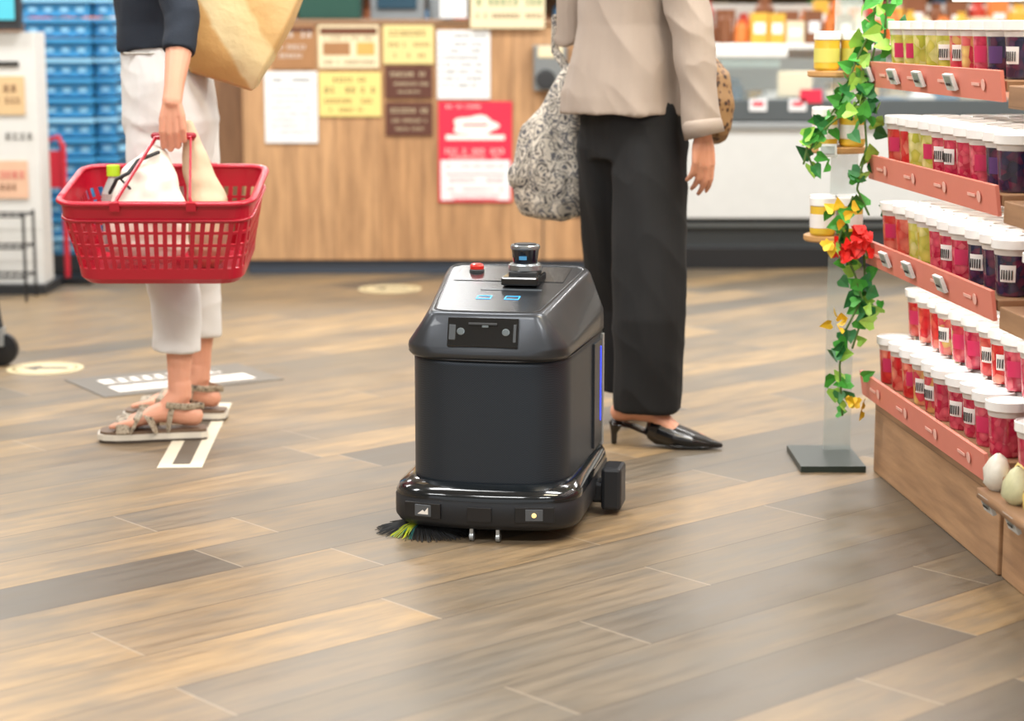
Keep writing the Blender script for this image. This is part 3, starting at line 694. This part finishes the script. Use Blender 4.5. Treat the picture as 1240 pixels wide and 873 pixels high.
# ---------------------------------------------------------------- woman in beige jacket (seen from behind, facing away to the right)
w=empty('woman_in_jacket',(.34,5.38,0)); F=V((.75,.66,0)).normalized(); S=V((F.y,-F.x,0))
RA=V((.345,5.25,.15)); LA=V((.31,5.56,.15)); CX=V((.325,5.40,0))
T=[]
f1=(.97,-.25,0); f2=(.35,.94,0)
T+=foot(V((.325,5.25,.155)),f1,.012,.045); T+=foot(V((.34,5.56,.155)),f2,.012,.045)
for a,s_ in ((RA,1),(LA,-1)):
    hp=CX+S*.085*s_; hp.z=.85; dx_=-.015 if s_>0 else .025
    T.append(tube([V((a.x+dx_,a.y,.14)),V((a.x+dx_,a.y,.24)),V((a.x-.012,a.y,.38)),V((a.x,a.y,.5)).lerp(V((hp.x,hp.y,.5)),.4),hp],[.032,.036,.05,.052,.075],14))
def at(x,s_,z,f_=0): p=CX+S*s_+F*f_; return V((p.x+x,p.y,z))
T.append(tube([at(0,0,.83),at(0,0,.98),at(-.01,0,1.12),at(-.015,0,1.3),at(-.01,0,1.4)],[(.15,.09),(.13,.085),(.11,.08),(.13,.085),(.11,.05)],18,ref=F))
T.append(tube([at(-.01,0,1.4),at(-.01,0,1.52,.015)],[.05,.048],12))
SHr=at(-.02,.165,1.38); ELr=V((.470,5.235,1.10)); WRr=V((.500,5.215,.838))
T.append(tube([SHr,SHr.lerp(ELr,.5),ELr,ELr.lerp(WRr,.35),WRr],[.045,.038,.034,.035,(.024,.021)],12))
T+=hand(WRr,(.03,.02,-1),(.85,.5,0),(-.35,.75,.0),[(12,18,14),(16,20,15),(20,22,16),(24,22,16)],(.35,.35),.97)
SHl=at(-.01,-.175,1.38); ELl=V((.16,5.58,1.1)); WRl=ELl+V((.17,.1,.02))
T.append(tube([SHl,SHl.lerp(ELl,.5),ELl,WRl],[.045,.038,.034,.024],12)); T+=hand(WRl,(.8,.5,0),(0,0,1),(.5,-.8,0),[(40,60,40)]*4)
T+=head(at(-.01,0,1.62,.03),F,sk2,hair,w)
blob('body',T,.0034,sk2,w,2)
tr=M('trousers_black','0d0e10',.85,var=.15,bump=.2,bscale=300,sheen=0)
T=[]
for a,s_ in ((RA,1),(LA,-1)):
    hp=CX+S*.07*s_
    bx_=a.x+(.02 if s_>0 else 0)
    T.append(tube([V((bx_,a.y,.098)),V((bx_,a.y,.2)),V((bx_,a.y,.34)),V((bx_,a.y,.5)).lerp(V((hp.x,hp.y,.5)),.35),V((bx_,a.y,.66)).lerp(V((hp.x,hp.y,.66)),.7),V((hp.x,hp.y,.8)),V((hp.x,hp.y,.9))],
      [(.092,.08),(.094,.082),(.096,.085),(.099,.09),(.104,.098),(.105,.1),(.09,.09)],28,cap='flat'))
T.append(tube([at(0,0,.76),at(0,0,.87),at(0,0,.97),at(-.005,0,1.06)],[(.15,.11),(.165,.122),(.145,.11),(.122,.1)],28,ref=F,cap='flat'))
blob('trousers',T,.0055,tr,w,3,lambda p:.008*noise.noise(V((p.x*18,p.y*18,p.z*2.2)))+.004*ridge(V((p.x*6+4,p.y*6,p.z*7+p.x*9)))-.002)
jk=M('jacket_beige','a4968a',.75,var=.06,bump=.25,bscale=350)
jf=lambda p:.009*noise.noise(V((p.x*15,p.y*15,p.z*3+2)))+.004*ridge(V((p.x*5+4,p.y*5,p.z*8+p.x*10)))-.002
T=[tube([at(-.02,-.01,.885),at(-.02,-.01,.93),at(-.02,0,1.0),at(-.018,0,1.12),at(-.018,0,1.28),at(-.01,0,1.37),at(-.01,0,1.42)],[(.186,.145),(.182,.142),(.168,.130),(.150,.116),(.160,.113),(.150,.095),(.08,.06)],32,ref=F,cap='flat'),
   tube([SHl+V((.02,-.01,0)),SHl.lerp(ELl,.5),ELl,ELl.lerp(WRl,.7)],[.072,.062,.057,.046],18,cap='start')]
blob('jacket',T,.005,jk,w,3,jf)
blob('jacket_sleeve',[tube([SHr+V((-.02,.01,.0)),SHr.lerp(ELr,.5),ELr,ELr.lerp(WRr,.5),ELr.lerp(WRr,.93)],[.070,.062,.057,.052,.050],24,cap='start')],.0045,jk,w,3,lambda p:.004*ridge(V((p.x*8,p.y*8,p.z*13+p.x*14)))+.003*noise.noise(V((p.x*20,p.y*20,p.z*10)))-.002)
b=B()
b.tube([ELr.lerp(WRr,.86),ELr.lerp(WRr,.90),ELr.lerp(WRr,1.02)+V((.004,0,0))],[.050,.0535,.054],jk,28,cap='flat'); b.done('jacket_cuff',w,True,smooth=True)
def mule(A,f,parent,nm):
    f=V(f).normalized(); r=V((f.y,-f.x,0)); A=V((A.x,A.y,0)); lk=M('shoe_leather','0d0d0f',.25,coat=.4)
    T=[tube([A-f*.05+V((0,0,.058)),A+f*.0+V((0,0,.052)),A+f*.06+V((0,0,.03)),A+f*.12+V((0,0,.008)),A+f*.2+V((0,0,.007)),A+f*.235+V((0,0,.008))],[(.03,.004),(.032,.004),(.034,.004),(.045,.004),(.03,.004),(.01,.004)],14,ref=(0,0,1)),
       tube([A+f*.075+V((0,0,.044)),A+f*.12+V((0,0,.032)),A+f*.17+V((0,0,.023)),A+f*.21+V((0,0,.015)),A+f*.24+V((0,0,.011))],[(.046,.040),(.050,.030),(.042,.021),(.024,.013),(.008,.007)],18,ref=(0,0,1)),
       tube([A-f*.045+V((0,0,.056)),A-f*.05+V((0,0,.03)),A-f*.05+V((0,0,.004))],[(.02,.018),.009,.008],10)]
    blob(nm,T,.0025,lk,parent,1)
mule(V((.325,5.25,0)),f1,w,'mule_right'); mule(V((.34,5.56,0)),f2,w,'mule_left')
te=empty('floral_tote_bag',(.12,5.58,.75))
fm=pattern_mat('floral_fabric','',[(0,'45454a'),(.36,'b9b2a5'),(.44,'6a6a6e'),(.5,'d8d0c2'),(.57,'77736f'),(.62,'dcd5c8')],20,1.6,.85)
T=[tube([(.115,5.6,.63),(.115,5.6,.70),(.12,5.6,.82),(.15,5.6,.93),(.165,5.59,1.0)],[(.105,.06),(.115,.07),(.09,.06),(.050,.04),(.022,.018)],24),
   tube([(.04,5.6,.70),(.14,5.6,.66),(.215,5.6,.64)],[.05,.05,.035],12)]
blob('tote_body',T,.005,fm,te,3,lambda p:.014*noise.noise(V((p.x*20,p.y*20,p.z*6))))
b=B(); b.tube([(.165,5.59,.98),(.12,5.6,1.05),(.12,5.58,1.14),(.17,5.53,1.15)],[(.012,.004)]*4,fm,8); b.done('tote_strap',te,True)
te=empty('leopard_handbag',(.55,5.45,.92))
lm=pattern_mat('leopard_print','',[(0,'2a1a12'),(.28,'6a472c'),(.42,'917049')],60,0,.6,True)
blob('handbag_body',[tube([(.552,5.42,.84),(.557,5.43,.9),(.55,5.44,.98),(.53,5.44,1.03)],[(.042,.09),(.048,.1),(.042,.09),(.02,.05)],20)],.005,lm,te,3,lambda p:.004*noise.noise(p*25))
b=B(); b.tube([(.53,5.42,1.02),(.49,5.38,1.2),(.43,5.34,1.37)],.008,dark,8); b.done('handbag_strap',te,True)

# ---------------------------------------------------------------- produce display shelf
pe=empty('produce_display_shelf',(.90,4.93,0),rotz=math.radians(4.7))
coral=M('strip_coral','d9806e',.5,var=.05); coral2=M('strip_mark','eab4a6',.5)
zt=[1.03,.803,.591,.256]
b=B()
b.box((.235,-.49,.095),(.43,.98,.19),wood_s); b.box((.245,-1.49,.085),(.44,1.0,.17),wood_s)
b.box((.46,-1.0,.8),(.02,2.0,1.6),M('shelf_backing','d8cfc4',.6))
b.done('shelf_plinth',pe,bevel=.003)
b=B()
for z in zt:
    b.box((.215,-.49,z-.03),(.43,.97,.022),wood_s)
    b.box((.225,-1.50,z-.05),(.46,1.0,.045),wood_s)
b.box((.31,-1.0,1.185),(.26,2.0,.02),white)
for y in (-.02,-.985,-1.98): b.box((.43,y,.8),(.03,.03,1.6),white)
b.done('shelf_boards',pe,bevel=.002)
b=B(); Rs=Ry(-8)
for i,z in enumerate(zt):
    b.box((-.008,-.475,z-.03),(.008,1.0,.062),coral,Rs)
    for q in range(4):
        y=-.15-.24*q; b.lathe((-.0145,y,z-.03),[(.012,0),(.012,.001)],coral2,14,R=Ry(-98)); b.box((-.0145,y+.05,z-.03),(.002,.05,.006),coral2,Rs)
b.done('price_strips',pe)
tagf=M('tag_frame','cfd3d2',.4); tagd=M('tag_display','8d9592',.3)
b=B(); Rg_=Ry(-22)
def tag(y,z,x=-.022):
    b.box((x,y,z),(.008,.058,.036),tagf,Rg_); b.box((x-.0045,y,z+.002),(.002,.042,.022),tagd,Rg_); b.box((x-.0058,y+.008,z+.004),(.001,.02,.006),ink,Rg_); b.box((x-.0058,y-.004,z-.005),(.001,.028,.005),ink,Rg_)
for y in (.01,-.22,-.43,-.67): tag(y,1.0)
for y in (.03,-.2,-.4,-.65): tag(y,.565)
for y in (-1.05,-1.2): tag(y,.17,-.03)
b.done('price_tags',pe)
lid=M('cup_lid','f4f3f0',.3); fr=[fruit_mat('strawberry','c9202a','e2453c','f09078',45),fruit_mat('melon','b4b83e','dccf62','ece3a2',45),fruit_mat('blueberry','23243c','35355a','6a2c4a',60),fruit_mat('mixed_fruit','cc3048','e8626a','e6cc74',45),fruit_mat('pomegranate','b81c40','d43a5c','e8707c',60)]
lbm=M('label_magenta','c8305c',.4); lbw=M('label_white','efeae6',.5); lbp=M('label_purple','5a3a70',.4)
b=B()
def cup(x,y,z,kind,h=.108,r=.042,label=True):
    m=fr[kind]; n=16; rim_=M('cup_rim','e9e3dc',.3,trans=.2)
    b.lathe((x,y,z),[(r*.74,0),(r*.79,.004),(r*.93,h*.78),(r*.98,h*.90),(r*1.09,h*.905),(r*1.1,h+.008),(r*1.04,h+.009),(r*1.0,h+.006)],m,n,ms=[m,m,rim_,lid,lid,lid,lid,lid])
    if label:
        lm_=random.choice([lbm,lbw]) if kind!=2 else random.choice([lbp,lbw]); vs=[];k=5
        a0=math.pi+random.uniform(.0,.5)
        for q in range(k+1):
            a=a0+.9*q/k
            for zz in (h*.28,h*.6):
                rr_=(r*.79+(r*.14)*(zz-.004)/(h*.78))+.001; vs.append(V((x+rr_*math.cos(a),y+rr_*math.sin(a),z+zz)))
        b.add(vs,[(2*q,2*q+2,2*q+3,2*q+1) for q in range(k)],lm_)
        if lm_ is lbw:
            for w_ in range(5):
                a=a0+.15+.14*w_; rr_=r*.87+.003; b.box((x+rr_*math.cos(a),y+rr_*math.sin(a),z+h*.42),(.002,.002,h*.18),ink)
def kindrow(y,i):
    t=-y
    if i==0: return 1 if t<.45 else (3 if t<.62 else (4 if t<.78 else 2))
    if i==1: return 0 if t<.22 else (1 if t<.42 else (4 if t<.74 else 2))
    if i==2: return 0 if t<.18 else (1 if t<.4 else (4 if t<.62 else (2 if t<.95 else 0)))
    return 0 if t<.3 else (3 if t<.5 else 4)
for i,z in enumerate(zt):
    for q in range(20):
        y=-.055-.094*q
        if -1.03<y<-.96: continue
        for c_ in range(4):
            x=.055+.093*c_; jx=random.uniform(-.006,.006); jy=random.uniform(-.006,.006)
            zz=z-.018 if y>-1 else z-.026
            if i<3: cup(x+jx,y+jy,zz,kindrow(y,i),label=(c_==0 and random.random()<.6))
            else:
                cup(x+jx,y+jy,zz,kindrow(y,i),label=(c_==0 and random.random()<.6))
                if c_>=1: cup(x-.03+jx,y+jy,zz+.119,kindrow(y,i) if random.random()<.7 else 0,label=(c_==1 and random.random()<.7))
for q in range(20): cup(.26,-.06-.094*q,1.196,[1,3,0,4][q//3%4],label=False)
b.done('fruit_cups',pe,smooth=True)
b=B(); pk=[M('snack_clear','dcd8cc',.3,var=.15,scale=60),M('snack_yellow','e0c46a',.4,var=.2,scale=60),M('snack_green','c9c8a0',.4,var=.2,scale=60)]
for q in range(14):
    x=-.005+.035*(q%2); y=-1.03-.06*q; vs=[]
    for zz,rr_ in ((0,.02),(.015,.036),(.04,.034),(.065,.02),(.075,.004)):
        for k_ in range(10):
            a=k_*math.pi/5; r_=rr_*(1+.25*noise.noise(V((k_,q,zz*40)))); vs.append(V((x+r_*.8*math.cos(a),y+r_*math.sin(a),.195+zz)))
    b.add(vs,[(j*10+k_,j*10+(k_+1)%10,j*10+10+(k_+1)%10,j*10+10+k_) for j in range(4) for k_ in range(10)],pk[q%3])
b.box((.01,-1.45,.185),(.1,.88,.02),wood_s); b.done('snack_packs',pe,smooth=True)
for i,z in enumerate((1.17,.985,.757,.545)):  # added fill strips under the boards, no visible fixture, to brighten the cups
    l=bpy.data.lights.new('shelf_fill_light','AREA'); l.shape='RECTANGLE'; l.size=.03; l.size_y=1.9; l.energy=2.6; l.color=(1,.95,.88)
    o=bpy.data.objects.new('shelf_fill_light',l); o.location=(.045 if i else .2,-1.0,z); o.rotation_euler=(0,math.radians(-12),0); link(o); o.parent=pe

# small side trays with jars + ivy + stand plate
te=empty('jar_tray_stand',(.83,5.03,0))
b=B(); b.box((.815,5.04,.008),(.165,.26,.016),M('plate_green','26332e',.35)); 
b.box((.855,5.11,.63),(.07,.006,1.23),M('acrylic_clear','c5d2ce',.1,.0,alpha=.3))
for z in (.575,.80,.99): b.lathe((.825,5.06,z),[(.075,0),(.078,.004),(.078,.014),(.074,.016)],M('tray_wood','c99a62',.5,bump=.2),28)
b.box((.79,4.978,.81),(.045,.008,.032),tagf,Rx(-20)); b.box((.79,4.9725,.811),(.034,.002,.02),tagd,Rx(-20))
b.done('stand_trays',te,True)
je=empty('fruit_jars',(.82,5.05,.6)); b=B(); jy_=M('jar_yellow','e3bb3a',.3,coat=.5); 
for z in (.592,.817,1.007):
    for x,y in ((.79,5.03),(.86,5.03),(.8,5.1),(.868,5.1)):
        b.lathe((x,y,z),[(.028,0),(.032,.006),(.032,.075),(.034,.077),(.034,.095),(.030,.097)],jy_,18,ms=[jy_,jy_,lid,lid,lid]); b.lathe((x,y,z),[(.0325,.02),(.0325,.055)],lbw if z<.9 else M('jar_label','d9d26a',.5),18)
b.done('jars',je,True,smooth=True)
ie=empty('ivy_garland',(.85,4.98,1.1))
lg=M('ivy_green','46a23a',.45,var=.35,scale=12); lg2=M('ivy_light','96c850',.45,var=.25,scale=12); lg3=M('ivy_dark','267038',.45,var=.3); fl_r=M('flower_red','e0241c',.5,var=.2,scale=30); fl_y=M('flower_yellow','e8c22a',.5); stem=M('ivy_stem','4a6a2c',.6)
b=B()
def ivx(px,py,y): return V(((px-620)*(y*.986+.1)/2400,y,(574-py)/478))
paths=[[(1052,0,4.99),(1048,40,4.95),(1030,80,4.94),(1010,130,4.93),(985,165,4.93),(975,190,4.92),(985,215,4.92)],
       [(1052,60,4.95),(1040,130,4.93),(1045,180,4.92),(1035,230,4.9),(1050,260,4.9)],
       [(1030,240,4.92),(1015,290,4.9),(1035,330,4.89),(1045,360,4.89),(1025,400,4.89),(1020,440,4.88),(1025,500,4.88)],
       [(1045,300,4.92),(1050,370,4.91),(1035,420,4.9)],[(1065,0,4.9),(1062,60,4.9)],[(1045,120,4.95),(1005,150,4.9),(975,175,4.9),(970,200,4.9)]]
def leaf(p,sz,m):
    out=[(0,0),(.35,-.12),(.5,.15),(.38,.4),(.3,.55),(.14,.8),(0,1.0),(-.14,.8),(-.3,.55),(-.38,.4),(-.5,.15),(-.35,-.12)]
    R=Matrix.Rotation(random.gauss(0,.7),3,'Z')@Matrix.Rotation(random.uniform(-.7,.7),3,'X')@Matrix.Rotation(random.uniform(0,6.28),3,'Y')
    vs=[p+R@V((a*sz,-abs(a)*.25*sz-(c*c)*.15*sz,c*sz)) for a,c in out]; ctr=p+R@V((0,0,.4*sz)); vs.append(ctr)
    b.add(vs,[(i,(i+1)%12,12) for i in range(12)],m)
for pi,pth in enumerate(paths):
    pts=[ivx(*q) for q in pth]; b.tube(pts,.0028,stem,6)
    for a,c in zip(pts,pts[1:]):
        L=(c-a).length; 
        for i in range(max(2,int(L/.0125))):
            p=a.lerp(c,random.random())+V((random.gauss(0,.021),random.gauss(0,.014),random.gauss(0,.01)))
            leaf(p,random.uniform(.028,.048),random.choice([lg,lg,lg2,lg3]))
for c,m,nn in ((ivx(1042,288,4.87),fl_r,26),(ivx(1020,305,4.87),fl_r,12),(ivx(1015,255,4.88),fl_y,5),(ivx(1012,385,4.87),fl_y,5),(ivx(1045,485,4.87),fl_y,6),(ivx(1000,300,4.87),fl_y,4)):
    for i in range(nn): leaf(c+V((random.gauss(0,.012),random.gauss(0,.012),random.gauss(0,.012))),.03,m)
b.done('ivy_leaves',ie,True)

# ---------------------------------------------------------------- lights
def area(x,y,z,sx,sy,p,col=(1,.995,.98),rot=(0,0,0)):
    l=bpy.data.lights.new('ceiling_light','AREA'); l.shape='RECTANGLE'; l.size=sx; l.size_y=sy; l.energy=p; l.color=col
    o=bpy.data.objects.new('ceiling_light',l); o.location=(x,y,z); o.rotation_euler=rot; link(o)
for y,pw in ((1.5,58),(4.6,62),(7.4,68),(10.6,85)):
    for x in (-3.2,-.9,1.4,3.8): area(x,y,3.05,1.3,.5,pw)
area(1.3,3.6,2.6,1.2,.4,46,(1,.84,.6),(0,math.radians(12),0))
wd=bpy.data.worlds.new('World'); sc.world=wd; wd.use_nodes=True; wd.node_tree.nodes['Background'].inputs[0].default_value=(1,.995,.99,1); wd.node_tree.nodes['Background'].inputs[1].default_value=.9

# ---------------------------------------------------------------- camera
cam=bpy.data.cameras.new('camera'); cam.lens=69.68; cam.sensor_width=36; cam.clip_end=100
co=bpy.data.objects.new('camera',cam); co.location=(0,0,1.12); co.rotation_euler=(math.radians(90-9.613),0,0); link(co)
cam.dof.use_dof=True; cam.dof.focus_distance=4.35; cam.dof.aperture_fstop=2.6
sc.camera=co
